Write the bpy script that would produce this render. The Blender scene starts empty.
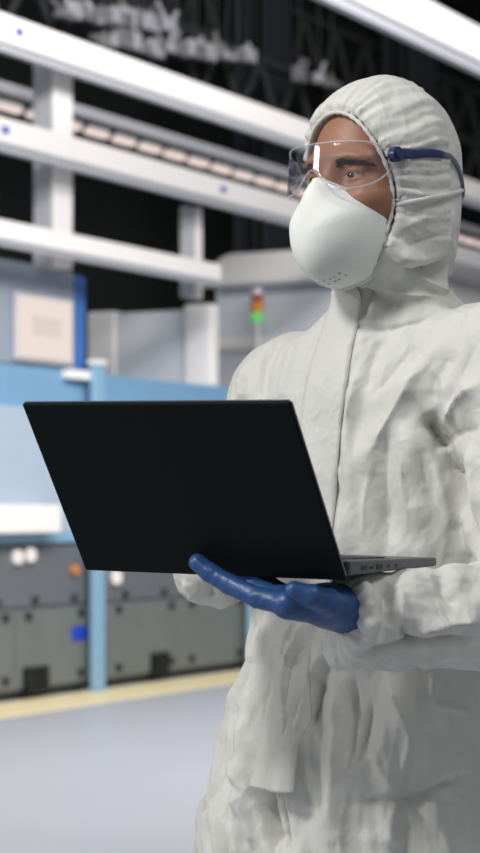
import bpy, bmesh, math, random
import numpy as np
from mathutils import Vector, Matrix
from mathutils.bvhtree import BVHTree

random.seed(7)
SC = bpy.context.scene
COL = SC.collection
FOC = 2200.0          # focal length in pixels of the 480 x 853 frame
CAM_H = 1.25

# ------------------------------------------------------------------ helpers
def V3(*a):
    return np.array(a, dtype=np.float64)

def link(o, parent=None):
    COL.objects.link(o)
    if parent is not None:
        o.parent = parent
    return o

def tag(o, label=None, cat=None, group=None, kind=None):
    if label: o['label'] = label
    if cat: o['category'] = cat
    if group: o['group'] = group
    if kind: o['kind'] = kind
    return o

def thing(name, label, cat, loc=(0, 0, 0), rz=0.0, group=None):
    o = bpy.data.objects.new(name, None)
    o.empty_display_size = 0.1
    o.location = loc
    o.rotation_euler = (0, 0, rz)
    link(o)
    return tag(o, label, cat, group)

def mesh_obj(name, verts, faces, mat, parent=None, smooth=False):
    me = bpy.data.meshes.new(name)
    me.from_pydata([tuple(map(float, v)) for v in verts], [], [tuple(map(int, f)) for f in faces])
    mats = mat if isinstance(mat, (list, tuple)) else [mat]
    for m in mats: me.materials.append(m)
    if smooth: me.polygons.foreach_set('use_smooth', [True] * len(me.polygons))
    me.update()
    return link(bpy.data.objects.new(name, me), parent)

def bm_obj(name, bm, mat, parent=None, smooth=False):
    me = bpy.data.meshes.new(name)
    bmesh.ops.recalc_face_normals(bm, faces=bm.faces)
    bm.to_mesh(me); bm.free()
    mats = mat if isinstance(mat, (list, tuple)) else [mat]
    for m in mats: me.materials.append(m)
    if smooth: me.polygons.foreach_set('use_smooth', [True] * len(me.polygons))
    return link(bpy.data.objects.new(name, me), parent)

def add_box(bm, x0, x1, y0, y1, z0, z1, bevel=0.0, seg=2, M=None):
    r = bmesh.ops.create_cube(bm, size=1.0)
    vs = r['verts']
    for v in vs:
        v.co.x = x0 + (v.co.x + .5) * (x1 - x0)
        v.co.y = y0 + (v.co.y + .5) * (y1 - y0)
        v.co.z = z0 + (v.co.z + .5) * (z1 - z0)
    if bevel > 0:
        es = list({e for v in vs for e in v.link_edges})
        rb = bmesh.ops.bevel(bm, geom=es, offset=bevel, segments=seg, affect='EDGES', profile=.5)
        vs = list({v for f in rb['faces'] for v in f.verts} | {v for v in vs if v.is_valid})
    if M is not None:
        bmesh.ops.transform(bm, matrix=M, verts=[v for v in vs if v.is_valid])

def box(name, mat, parent, x0, x1, y0, y1, z0, z1, bevel=0.0, seg=2, M=None):
    bm = bmesh.new()
    add_box(bm, x0, x1, y0, y1, z0, z1, bevel, seg, M)
    return bm_obj(name, bm, mat, parent)

def add_cyl(bm, p0, p1, r, n=24, r2=None):
    p0, p1 = Vector(p0), Vector(p1)
    d = p1 - p0
    M = Matrix.Translation((p0 + p1) / 2) @ d.to_track_quat('Z', 'Y').to_matrix().to_4x4()
    bmesh.ops.create_cone(bm, cap_ends=True, segments=n, radius1=r, radius2=r if r2 is None else r2,
                          depth=d.length, matrix=M)

def tube_mesh(pts, radii, n=10, flat=None, normals=None):
    """swept tube; flat=(w, t) gives a ribbon section oriented by normals"""
    pts = [np.array(p, float) for p in pts]
    verts, faces = [], []
    m = len(pts)
    for i, p in enumerate(pts):
        t = pts[min(i + 1, m - 1)] - pts[max(i - 1, 0)]
        t /= np.linalg.norm(t) + 1e-12
        nn = normals[i] if normals is not None else np.array([0, 0, 1.0])
        nn = nn - t * (nn @ t)
        if np.linalg.norm(nn) < 1e-6: nn = np.array([1.0, 0, 0])
        nn /= np.linalg.norm(nn)
        b = np.cross(t, nn)
        for k in range(n):
            a = 2 * math.pi * k / n
            if flat is not None:
                w, th = flat
                s = radii[i] if radii is not None else 1.0
                c, q = math.cos(a), math.sin(a)
                c = math.copysign(abs(c) ** .5, c); q = math.copysign(abs(q) ** .5, q)
                verts.append(p + b * c * w * s * .5 + nn * q * th * .5)
            else:
                verts.append(p + radii[i] * (nn * math.cos(a) + b * math.sin(a)))
    for i in range(m - 1):
        for k in range(n):
            k2 = (k + 1) % n
            faces.append((i * n + k, i * n + k2, (i + 1) * n + k2, (i + 1) * n + k))
    faces.append(tuple(range(n))[::-1]); faces.append(tuple((m - 1) * n + k for k in range(n)))
    return verts, faces

def spline(pts, n):
    """Catmull-Rom resample"""
    P = [np.array(p, float) for p in pts]
    P = [2 * P[0] - P[1]] + P + [2 * P[-1] - P[-2]]
    out = []
    m = len(P) - 3
    for i in range(n):
        u = i / (n - 1) * m
        k = min(int(u), m - 1); t = u - k
        a, b, c, d = P[k:k + 4]
        out.append(.5 * ((2 * b) + (-a + c) * t + (2 * a - 5 * b + 4 * c - d) * t * t + (-a + 3 * b - 3 * c + d) * t ** 3))
    return out

# ------------------------------------------------------------------ materials
def mat(name, color, rough=.5, metal=0.0, spec=.5, bump=0.0, bscale=40.0, var=0.0, vscale=6.0, sss=0.0, coat=0.0, detail=6):
    m = bpy.data.materials.new(name); m.use_nodes = True
    nt = m.node_tree; b = nt.nodes['Principled BSDF']
    b.inputs['Base Color'].default_value = (*color, 1)
    b.inputs['Roughness'].default_value = rough
    b.inputs['Metallic'].default_value = metal
    b.inputs['Specular IOR Level'].default_value = spec
    if coat: b.inputs['Coat Weight'].default_value = coat
    if sss:
        b.inputs['Subsurface Weight'].default_value = sss
        b.inputs['Subsurface Radius'].default_value = (.012, .005, .003)
        b.inputs['Subsurface Scale'].default_value = 1.0
    tc = nt.nodes.new('ShaderNodeTexCoord')
    if var:
        n = nt.nodes.new('ShaderNodeTexNoise'); n.inputs['Scale'].default_value = vscale; n.inputs['Detail'].default_value = 5
        nt.links.new(tc.outputs['Object'], n.inputs['Vector'])
        r = nt.nodes.new('ShaderNodeMix'); r.data_type = 'RGBA'
        r.inputs[6].default_value = (*[max(0, c * (1 - var)) for c in color], 1)
        r.inputs[7].default_value = (*[min(1, c * (1 + var)) for c in color], 1)
        nt.links.new(n.outputs['Fac'], r.inputs[0]); nt.links.new(r.outputs[2], b.inputs['Base Color'])
    if bump:
        n = nt.nodes.new('ShaderNodeTexNoise'); n.inputs['Scale'].default_value = bscale; n.inputs['Detail'].default_value = detail
        nt.links.new(tc.outputs['Object'], n.inputs['Vector'])
        bp = nt.nodes.new('ShaderNodeBump'); bp.inputs['Strength'].default_value = bump; bp.inputs['Distance'].default_value = .004
        nt.links.new(n.outputs['Fac'], bp.inputs['Height']); nt.links.new(bp.outputs['Normal'], b.inputs['Normal'])
    return m

def emis(name, color, strength):
    m = mat(name, tuple(c * .08 for c in color))
    b = m.node_tree.nodes['Principled BSDF']
    b.inputs['Emission Color'].default_value = (*color, 1); b.inputs['Emission Strength'].default_value = strength
    return m

def srgb(r, g, b):
    f = lambda c: (c / 255 / 12.92) if c <= 10 else ((c / 255 + .055) / 1.055) ** 2.4
    return (f(r), f(g), f(b))

M = {}
M['white'] = mat('white_paint', (.82, .80, .79), .45, var=.03)
M['offwhite'] = mat('warm_white_paint', (.80, .78, .76), .5, var=.04)
M['lightgrey'] = mat('light_grey_panel', (.62, .635, .68), .5, var=.04)
M['lilac'] = mat('lilac_grey_panel', (.62, .635, .70), .5, var=.04)
M['bluegrey'] = mat('blue_grey_panel', (.26, .30, .37), .5, var=.05)
M['palegrey'] = mat('grey_paint_and_shade', (.42, .43, .47), .5, var=.04)
M['sky'] = mat('pale_blue_panel', (.36, .44, .535), .45, var=.05)
M['skydark'] = mat('mid_blue_panel', (.165, .325, .50), .45, var=.05)
M['deepblue'] = mat('deep_blue_panel', (.05, .15, .42), .4, var=.05)
M['postblue'] = mat('post_blue_paint', (.21, .37, .52), .4, var=.05)
M['iron'] = mat('dark_grey_cabinet', (.118, .130, .145), .5, var=.08, vscale=3)
M['iron2'] = mat('olive_grey_panel', (.135, .152, .150), .5, var=.10, vscale=4)
M['seam'] = mat('dark_latch', (.02, .022, .025), .6)
M['vent'] = mat('black_vent', (.008, .011, .010), .8, spec=.1)
M['labelblue'] = mat('cobalt_label', (.012, .05, .42), .4)
M['dark'] = mat('dark_steel', (.020, .023, .025), .6, var=.2)
M['dark2'] = mat('blue_black_steel', (.022, .027, .034), .6, var=.2)
M['truss'] = mat('grey_truss_steel', (.030, .032, .034), .6, var=.2)
M['fitting'] = mat('dull_grey_fitting', (.20, .20, .21), .6, var=.2)
M['ceil'] = mat('black_ceiling_deck', (.012, .014, .015), .8, var=.25, vscale=.6)
M['wall'] = mat('black_wall_cladding', (.010, .012, .013), .8, var=.25, vscale=.5)
M['yellow'] = mat('pale_yellow_floor_paint', (.80, .70, .43), .45, var=.05, vscale=2)
M['tube'] = emis('warm_lamp_tube', (1.0, .80, .74), .92)
M['lampw'] = emis('white_indicator_lens', (1.0, .90, .86), .85)
M['screen'] = emis('cream_display', (1.0, .87, .79), .74)
M['screengrey'] = emis('display_readout_grey', (.80, .71, .64), .76)
M['orange'] = mat('orange_button', (.55, .20, .06), .4)
M['sigred'] = mat('red_lens', (.32, .02, .015), .3)
M['sigamber'] = mat('amber_lens', (.80, .27, .02), .3)
M['siggreen'] = emis('green_lens', (.16, .70, .18), .75)
M['tyvek'] = mat('white_coverall_fabric', (.625, .625, .59), .55, bump=.30, bscale=55, var=.02, vscale=25, spec=.35)
def crease_bump(m):
    nt = m.node_tree; b = nt.nodes['Principled BSDF']
    tc = nt.nodes.new('ShaderNodeTexCoord')
    prev = None
    # warped coordinates so the creases wander
    wn = nt.nodes.new('ShaderNodeTexNoise'); wn.inputs['Scale'].default_value = 9; wn.inputs['Detail'].default_value = 3
    nt.links.new(tc.outputs['Object'], wn.inputs['Vector'])
    wm = nt.nodes.new('ShaderNodeVectorMath'); wm.operation = 'MULTIPLY_ADD'
    wm.inputs[1].default_value = (.09, .09, .09)
    nt.links.new(wn.outputs['Color'], wm.inputs[0]); nt.links.new(tc.outputs['Object'], wm.inputs[2])
    for scl, sc_, st, dist in (((1.3, 1.3, .38), 15, .55, .010), ((1.2, 1.2, .55), 34, .40, .0045), ((1, 1, 1), 75, .28, .0022)):
        mp = nt.nodes.new('ShaderNodeMapping'); mp.inputs['Scale'].default_value = scl; mp.inputs['Rotation'].default_value = (.1, .28, .3)
        nt.links.new(wm.outputs[0], mp.inputs['Vector'])
        vo = nt.nodes.new('ShaderNodeTexVoronoi'); vo.feature = 'F1'; vo.inputs['Scale'].default_value = sc_
        nt.links.new(mp.outputs[0], vo.inputs['Vector'])
        bp = nt.nodes.new('ShaderNodeBump'); bp.inputs['Strength'].default_value = st; bp.inputs['Distance'].default_value = dist
        nt.links.new(vo.outputs['Distance'], bp.inputs['Height'])
        if prev: nt.links.new(prev.outputs[0], bp.inputs['Normal'])
        prev = bp
    nt.links.new(prev.outputs[0], b.inputs['Normal'])
crease_bump(M['tyvek'])
M['skin'] = mat('brown_skin', (.33, .155, .093), .48, bump=.12, bscale=260, var=.10, vscale=35, sss=.12)
M['brow'] = mat('dark_brow_hair', (.05, .028, .018), .8, bump=.5, bscale=500)
M['sclera'] = mat('eye_white', (.40, .36, .33), .15)
M['iris'] = mat('brown_iris', (.06, .035, .02), .1)
M['pupil'] = mat('black_pupil', (.004, .004, .004), .05)
M['mask'] = mat('white_respirator_shell', (.80, .81, .78), .75, bump=.10, bscale=180, spec=.2)
M['maskprint'] = mat('grey_print_ink', (.42, .43, .42), .8)
M['strap'] = mat('white_elastic', (.74, .74, .70), .7, bump=.3, bscale=400)
M['glove'] = mat('blue_nitrile', (.020, .072, .215), .40, bump=.35, bscale=70, var=.12, vscale=30)
M['hinge'] = mat('navy_plastic', (.018, .030, .10), .3)
M['temple'] = mat('grey_blue_plastic', (.11, .13, .19), .35)
M['lid'] = mat('black_laptop_shell', (.0040, .0066, .0058), .55, spec=.10)
M['lapgrey'] = mat('dark_grey_laptop_base', (.075, .08, .095), .38, metal=.5)
M['lapedge'] = mat('laptop_edge_trim', (.16, .18, .22), .3, metal=.8)
M['port'] = mat('black_port', (.004, .004, .005), .5)
M['glassblk'] = mat('dark_screen_glass', (.01, .012, .016), .1)
M['zip'] = mat('dull_brass', (.10, .075, .05), .4, metal=.6)
M['boot'] = mat('white_overshoe', (.68, .68, .66), .6)

def floor_mat():
    m = mat('grey_epoxy_floor', (.405, .42, .465), .42, var=.035, vscale=1.2, spec=.4)
    return m
M['floor'] = floor_mat()

def lens_mat():
    m = bpy.data.materials.new('clear_polycarbonate'); m.use_nodes = True
    nt = m.node_tree; nt.nodes.clear()
    out = nt.nodes.new('ShaderNodeOutputMaterial')
    tr = nt.nodes.new('ShaderNodeBsdfTransparent'); tr.inputs[0].default_value = (.95, .955, .975, 1)
    gl = nt.nodes.new('ShaderNodeBsdfGlossy'); gl.inputs['Roughness'].default_value = .07
    fr = nt.nodes.new('ShaderNodeFresnel')
    ge = nt.nodes.new('ShaderNodeNewGeometry')            # same index seen from either side of the thin shell
    ma = nt.nodes.new('ShaderNodeMath'); ma.operation = 'MULTIPLY_ADD'
    ma.inputs[1].default_value = 1 / 1.5 - 1.5; ma.inputs[2].default_value = 1.5
    nt.links.new(ge.outputs['Backfacing'], ma.inputs[0]); nt.links.new(ma.outputs[0], fr.inputs['IOR'])
    mx = nt.nodes.new('ShaderNodeMixShader')
    nt.links.new(fr.outputs[0], mx.inputs[0]); nt.links.new(tr.outputs[0], mx.inputs[1]); nt.links.new(gl.outputs[0], mx.inputs[2])
    nt.links.new(mx.outputs[0], out.inputs[0])
    return m
M['lens'] = lens_mat()
def rim_mat():
    m = bpy.data.materials.new('clear_frame_rim'); m.use_nodes = True
    nt = m.node_tree; b = nt.nodes['Principled BSDF']
    b.inputs['Base Color'].default_value = (.75, .74, .78, 1); b.inputs['Roughness'].default_value = .15
    out = nt.nodes['Material Output']
    tr = nt.nodes.new('ShaderNodeBsdfTransparent')
    mx = nt.nodes.new('ShaderNodeMixShader'); mx.inputs[0].default_value = .30
    nt.links.new(tr.outputs[0], mx.inputs[1]); nt.links.new(b.outputs[0], mx.inputs[2]); nt.links.new(mx.outputs[0], out.inputs[0])
    return m
M['rim'] = rim_mat()

# ------------------------------------------------------------------ camera
cam = bpy.data.cameras.new('camera'); cam_o = link(bpy.data.objects.new('camera', cam))
cam_o.location = (0, 0, CAM_H); cam_o.rotation_euler = (math.pi / 2, 0, 0)
cam.sensor_fit = 'VERTICAL'; cam.sensor_height = 36; cam.sensor_width = 36
cam.lens = FOC / 853 * 36
cam.shift_y = (510 - 426.5) / 853
cam.clip_end = 200
cam.dof.use_dof = True; cam.dof.focus_distance = 2.68; cam.dof.aperture_fstop = 7.5
SC.camera = cam_o

# ================================================================== THE HALL
# the production line runs away to the right; s along it, t behind it, z up
U2 = np.array([1160.0, 2200.0]); U2 /= np.linalg.norm(U2)
N2 = np.array([-U2[1], U2[0]])
LP0 = np.array([-1.4851, 13.6139])
ANG = math.atan2(U2[1], U2[0])

def S(px, t):                       # where the sight line through column px meets the plane t
    a = (px - 240) / FOC
    Y = (t + N2 @ LP0) / (N2 @ np.array([a, 1.0]))
    return float((np.array([a * Y, Y]) - LP0) @ U2)
def Z(px, py, t):
    a = (px - 240) / FOC
    Y = (t + N2 @ LP0) / (N2 @ np.array([a, 1.0]))
    return CAM_H + (510 - py) / FOC * Y
def W(s, t, z=0.0):
    p = LP0 + s * U2 + t * N2
    return (float(p[0]), float(p[1]), z)
def line_thing(name, label, cat, s, t, z=0.0, group=None):
    o = thing(name, label, cat, W(s, t, z), ANG, group)
    o['_s'] = s; o['_t'] = t; o['_z'] = z
    return o
def lbox(name, m, par, s0, s1, t0, t1, z0, z1, bevel=.012):
    s, t, z = par['_s'], par['_t'], par['_z']
    return box(name, m, par, s0 - s, s1 - s, t0 - t, t1 - t, z0 - z, z1 - z, bevel)
def lcyl(name, m, par, s, z, t0, t1, r):
    bm = bmesh.new(); add_cyl(bm, (s - par['_s'], t0 - par['_t'], z - par['_z']), (s - par['_s'], t1 - par['_t'], z - par['_z']), r)
    return bm_obj(name, bm, m, par)

# --- setting
fl = box('floor', M['floor'], None, -14, 34, -4, 52, -.1, 0); tag(fl, kind='structure')
def rot_slab(name, m, s0, s1, t0, t1, z0, z1):
    bm = bmesh.new(); add_box(bm, s0, s1, t0, t1, z0, z1)
    o = bm_obj(name, bm, m); o.location = W(0, 0, 0); o.rotation_euler = (0, 0, ANG)
    return tag(o, kind='structure')
rot_slab('wall_back', M['wall'], -6, 30, 5.5, 5.7, 0, 8.2)
rot_slab('wall_end', M['wall'], 30, 30.2, -14, 5.7, 0, 8.2)
bm = bmesh.new()
add_box(bm, -6, 30.2, .6, 5.7, 8.2, 8.4); add_box(bm, 9, 30.2, -14, .6, 8.2, 8.4)
o = bm_obj('ceiling', bm, M['ceil']); o.location = W(0, 0, 0); o.rotation_euler = (0, 0, ANG); tag(o, kind='structure')
rot_slab('trim_1', M['yellow'], -6, 16, -.24, .33, 0, .004)      # painted safety line on the floor

TF = .36                                                          # front plane of the line
# --- low dark cabinets
def cabinet(label, p0, p1, extras):
    s0, s1 = S(p0, TF), S(p1, TF)
    zt = 1.03
    c = line_thing('equipment_cabinet', label, 'cabinet', (s0 + s1) / 2, TF + .4, 0, 'dark cabinets along the foot of the line')
    lbox('cabinet_body', M['iron'], c, s0, s1, TF, TF + .9, .05, zt, .015)
    lbox('plinth', M['seam'], c, s0 + .02, s1 - .02, TF + .05, TF + .85, 0, .05, 0)
    zs = .60
    mid = (s0 + s1) / 2
    for a, b in ((s0 + .015, mid - .008), (mid + .008, s1 - .015)):
        d = lbox('lower_door', M['iron2'], c, a, b, TF - .018, TF, .075, zs - .012, .006)
        for q in (.14, .86):
            for z in (zs - .075, .115):
                l = lbox('latch', M['seam'], c, a + (b - a) * q - .035, a + (b - a) * q + .035, TF - .035, TF - .018, z, z + .05, .004)
    p = lbox('upper_panel', M['iron'], c, s0 + .015, s1 - .015, TF - .014, TF, zs + .012, zt - .02, .006)
    for q in (.12, .38, .62, .88):
        x = s0 + (s1 - s0) * q
        lbox('latch', M['seam'], c, x - .035, x + .035, TF - .03, TF - .014, zs + .03, zs + .075, .004)
    for kind, px, py, w, h in extras:
        x, z = S(px, TF), Z(px, py, TF)
        if kind == 'vent':
            g = lbox('vent_grille', M['vent'], c, x - w / 2, x + w / 2, TF - .03, TF - .018, z - h / 2, z + h / 2, .004)
            bm = bmesh.new()
            for k in range(6):
                zz = z - h / 2 + h * (k + .5) / 6
                add_box(bm, x - w * .44 - c['_s'], x + w * .44 - c['_s'], -.446, -.429, zz - .006, zz + .006)
            bm_obj('grille_slats', bm, M['dark'], g if False else c)
        elif kind == 'label':
            tag(lbox('blue_label', M['labelblue'], c, x - w / 2, x + w / 2, TF - .024, TF - .018, z - h / 2, z + h / 2, .002), 'cobalt blue square label')
        elif kind == 'button':
            o = lcyl('push_button', M['orange'], c, x, z, TF - .05, TF - .014, w); o['label'] = 'orange push button'
        elif kind == 'lamp':
            lcyl('lamp_bezel', M['palegrey'], c, x, z, TF - .03, TF - .014, w * 1.15)
            lcyl('indicator_lamp', M['lampw'], c, x, z, TF - .055, TF - .03, w)
    return c
cabinet('dark grey cabinet at far left with twin white lamps, orange button and blue label', -70, 89,
        [('vent', 33, 680, .31, .18), ('label', 77, 633, .20, .10), ('button', 71, 570, .034, 0), ('lamp', 13, 557, .045, 0), ('lamp', 26, 555, .045, 0)])
cabinet('dark grey cabinet between the two blue posts, with one black vent', 104, 246,
        [('vent', 157, 664, .26, .17), ('lamp', 112, 577, .05, 0)])
cabinet('dark grey cabinet behind the person, right of the far blue post', 256, 400, [('vent', 300, 650, .22, .17)])

# --- blue posts standing in front of the line
def post(label, p0, p1, ztop, m, t=TF - .12, name='support_post', group=None):
    s0, s1 = S(p0, t), S(p1, t)
    o = line_thing(name, label, 'post', (s0 + s1) / 2, t + .05, 0, group)
    lbox('shaft', m, o, s0, s1, t, t + .055, .02, ztop, .01)
    lbox('foot_plate', m, o, s0 - .008, s1 + .008, t - .008, t + .063, 0, .022, .004)
    lbox('cap', M['white'], o, s0 - .01, s1 + .01, t - .01, t + .065, ztop, ztop + .03, .006)
    return o
post('pale blue upright post left of centre, seen under the laptop', 96, 106, Z(97, 364, .24), M['postblue'], group='blue posts of the line')
post('pale blue upright post beside the person, just left of the waist', 252, 260, Z(250, 364, .24), M['postblue'], group='blue posts of the line')

# --- blue housing above the cabinets
zb, zm, zt = 1.03, Z(0, 405, TF), Z(0, 363, TF)
h = line_thing('machine_housing', 'long blue machine housing behind the laptop, pale window over dark cabinets', 'machine', S(80, TF), TF + .5, 1.03)
lbox('housing_body', M['skydark'], h, S(-70, TF), S(600, TF), TF, TF + .95, zb, zt, .02)
lbox('window_panel', M['sky'], h, S(-60, TF), S(80, TF), TF - .02, TF, zb + .06, zm, .01)
lbox('window_panel', M['sky'], h, S(108, TF), S(235, TF), TF - .02, TF, zb + .06, zm - .25, .01)
lbox('lower_rail', M['postblue'], h, S(-70, TF), S(600, TF), TF - .035, TF, zb, zb + .075, .008)
lbox('tray', M['offwhite'], h, S(-60, TF - .1), S(54, TF - .1), TF - .16, TF - .021, Z(30, 533, TF - .1), Z(30, 505, TF - .1), .01)
lbox('ledge', M['white'], h, S(62, TF), S(90, TF), TF - .07, TF, zt - .06, zt, .006)

# --- grey control unit with a screen
zc0, zc1 = zt, Z(40, 265, TF)
cu = line_thing('control_unit', 'blue grey control unit at far left with glowing cream screen', 'control unit', S(20, TF), TF + .45, zc0)
lbox('unit_body', M['bluegrey'], cu, S(-70, TF), S(75, TF), TF, TF + .9, zc0, zc1, .02)
lbox('side_panel', M['deepblue'], cu, S(75, TF), S(87, TF), TF + .01, TF + .89, zc0, zc1 - .02, .01)
sx0, sx1, sz0, sz1 = S(14, TF), S(68, TF), Z(40, 359, TF), Z(40, 299, TF)
lbox('screen_bezel', M['palegrey'], cu, sx0 - .03, sx1 + .03, TF - .03, TF, sz0 - .03, sz1 + .03, .02)
scr = lbox('screen', M['screen'], cu, sx0, sx1, TF - .036, TF - .03, sz0, sz1, .002)
lbox('readout', M['screengrey'], scr, 0, 0, 0, 0, 0, 0, 0) if False else None
bm = bmesh.new()
for k in range(3):
    zz = sz0 + (sz1 - sz0) * (.38 + .11 * k)
    add_box(bm, sx0 + .16 - cu['_s'], sx1 - .14 - cu['_s'], -.45 - .038, -.45 - .0355, zz - cu['_z'], zz + .035 - cu['_z'])
bm_obj('readout', bm, M['screengrey'], scr)

# --- grey box standing on the housing; its end, with two white covers, faces the camera
def T(px, s_):                      # depth t at which the plane across the line at s_ is met through column px
    a = (px - 240) / FOC
    A = np.array([[a, -N2[0]], [1.0, -N2[1]]])
    Y, t = np.linalg.solve(A, LP0 + s_ * U2)
    return float(t)
def ZS(px, py, s_):
    a = (px - 240) / FOC
    A = np.array([[a, -N2[0]], [1.0, -N2[1]]])
    Y, t = np.linalg.solve(A, LP0 + s_ * U2)
    return CAM_H + (510 - py) / FOC * float(Y)
sj = S(211, TF + .05)
zj1 = ZS(150, 309, sj)
jb = line_thing('transfer_unit', 'light grey box with white end covers, on the blue housing left of the shoulder', 'machine', sj + .2, TF + .5, zt + .001)
lbox('unit_body', M['lightgrey'], jb, sj + .03, sj + .12, T(186, sj), T(112, sj), zt + .001, zj1 - .015, .01)
lbox('end_cover', M['white'], jb, sj, sj + .13, TF + .05, T(184, sj), zt + .001, zj1 + .02, .015)
lbox('end_cover', M['white'], jb, sj, sj + .13, T(114, sj), T(87, sj), zt + .001, zj1, .015)

# --- big pale machine behind the shoulder, its end towards the camera
sm_0 = S(352, TF)
tB = T(215, sm_0)
zh = ZS(260, 285, sm_0)
pm = line_thing('assembly_machine', 'large pale lilac machine with white hood, behind the person', 'machine', sm_0 + .6, (TF + tB) / 2, zt + .001)
lbox('machine_body', M['lilac'], pm, sm_0, sm_0 + 1.3, TF, tB, zt + .001, zh, .02)
lbox('front_rail', M['white'], pm, sm_0 - .05, sm_0, TF, tB - .02, ZS(240, 350, sm_0), ZS(240, 338, sm_0), .008)
lbox('lip', M['bluegrey'], pm, sm_0 - .02, sm_0, TF + .02, tB - .05, zh - .075, zh - .01, .004)
t0_, t1_ = TF - .05 - pm['_t'], T(203, sm_0) - pm['_t']
z0 = zh - pm['_z']; zz1 = ZS(260, 253, sm_0) - pm['_z']
prof = [(t0_, z0), (t0_, zz1), (t1_ - .28, zz1), (t1_ - .18, zz1 - .05), (t1_, zz1 - .24), (t1_, z0)]
sA, sB = -.68, .75
vs = [(sA, t, z) for t, z in prof] + [(sB, t, z) for t, z in prof]
fs = [(0, 1, 2, 3, 4, 5), (11, 10, 9, 8, 7, 6)] + [(i, (i + 1) % 6, (i + 1) % 6 + 6, i + 6) for i in range(6)]
hb = bmesh.new()
bv = [hb.verts.new(v) for v in vs]
for f in fs: hb.faces.new([bv[i] for i in f])
bmesh.ops.bevel(hb, geom=hb.edges[:], offset=.02, segments=2, affect='EDGES')
bm_obj('top_hood', hb, M['white'], pm)
pn = line_thing('packing_machine', 'white machine at the right edge, behind the neck', 'machine', S(500, TF), TF + .5, zt)
lbox('machine_body', M['lilac'], pn, S(446, TF), S(590, TF), TF, TF + .2, zt + .001, Z(470, 282, TF), .02)
lbox('top_cover', M['white'], pn, S(446, TF), S(590, TF), TF - .05, TF + .2, Z(470, 282, TF), Z(470, 268, TF), .02)
lbox('front_cover', M['white'], pn, S(448, TF), S(590, TF), TF - .03, TF, zt + .02, Z(470, 290, TF), .02)
# --- signal tower
ss = sm_0 - .14
ts = T(257, ss)
sg = line_thing('signal_tower', 'red, amber and green signal tower in front of the pale machine, left of the shoulder', 'signal light', ss, ts, zt)
r = .048
def scyl(name, m, za, zb_, rr):
    bm = bmesh.new(); add_cyl(bm, (0, 0, za - sg['_z']), (0, 0, zb_ - sg['_z']), rr, 28)
    return bm_obj(name, bm, m, sg, False)
zz = [ZS(257, y, ss) for y in (322, 312, 301, 294, 289)]
scyl('mount', M['white'], zt + .001, zt + .03, .07)
scyl('pole', M['offwhite'], zt + .03, zz[0], .022)
for nm, m, k in (('green_light', 'siggreen', 0), ('amber_light', 'sigamber', 1), ('red_light', 'sigred', 2)):
    scyl(nm, M[m], zz[k], zz[k + 1] - .006, r)
scyl('cap', M['white'], zz[3] - .004, zz[4], r * .95)

# --- white gantry rails
def rail(label, t, zc, hgt, dep, s0, s1, marks=()):
    o = line_thing('gantry_rail', label, 'rail', (s0 + s1) / 2, t + dep / 2, zc - hgt / 2, 'white gantry rails')
    lbox('beam', M['white'], o, s0, s1, t, t + dep, zc - hgt * .30, zc + hgt / 2, .012)
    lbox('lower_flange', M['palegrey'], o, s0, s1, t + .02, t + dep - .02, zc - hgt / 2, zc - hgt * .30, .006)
    lbox('slot', M['lightgrey'], o, s0, s1, t - .004, t + .01, zc - hgt * .27, zc - hgt * .22, 0)
    for sm in marks:
        tag(lbox('blue_sticker', M['labelblue'], o, sm - .035, sm + .035, t - .008, t, zc + hgt * .02, zc + hgt * .22, .002), 'small blue sticker')
    return o
rail('upper white gantry rail passing behind the hood', 0, 4.22, .235, .09, -2.5, 29.5, (S(19, 0),))
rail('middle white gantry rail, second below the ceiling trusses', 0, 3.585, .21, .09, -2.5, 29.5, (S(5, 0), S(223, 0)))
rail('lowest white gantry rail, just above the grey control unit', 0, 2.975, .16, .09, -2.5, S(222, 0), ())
rail('white gantry rail crossing the top right corner', -2, 4.46, .32, .10, -2.5, 29.5, (S(372, -2),))

# --- uprights
def upright(label, p0, p1, z0, z1, t, split=True, name='upright'):
    s0, s1 = S(p0, t), S(p1, t)
    o = line_thing(name, label, 'upright', (s0 + s1) / 2, t + .08, z0, 'uprights between the gantry rails')
    if split:
        sm = s0 + (s1 - s0) * .52
        lbox('shaded_channel', M['palegrey'], o, sm, s1, t, t + .15, z0, z1, .006)  # shaded side of the white upright, its shade put into the grey
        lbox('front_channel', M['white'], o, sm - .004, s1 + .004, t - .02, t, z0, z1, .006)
    else:
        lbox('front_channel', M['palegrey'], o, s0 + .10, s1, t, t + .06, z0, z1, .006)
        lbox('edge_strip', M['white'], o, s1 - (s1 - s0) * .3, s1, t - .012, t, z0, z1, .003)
    return o
upright('wide white upright rising over the control unit at far left', 32, 70, zc1 - .02, 4.30, .23)
upright('slim pale upright behind the rails, over the white end cover', 180, 201, zj1, 3.49, .23, False)

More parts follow.
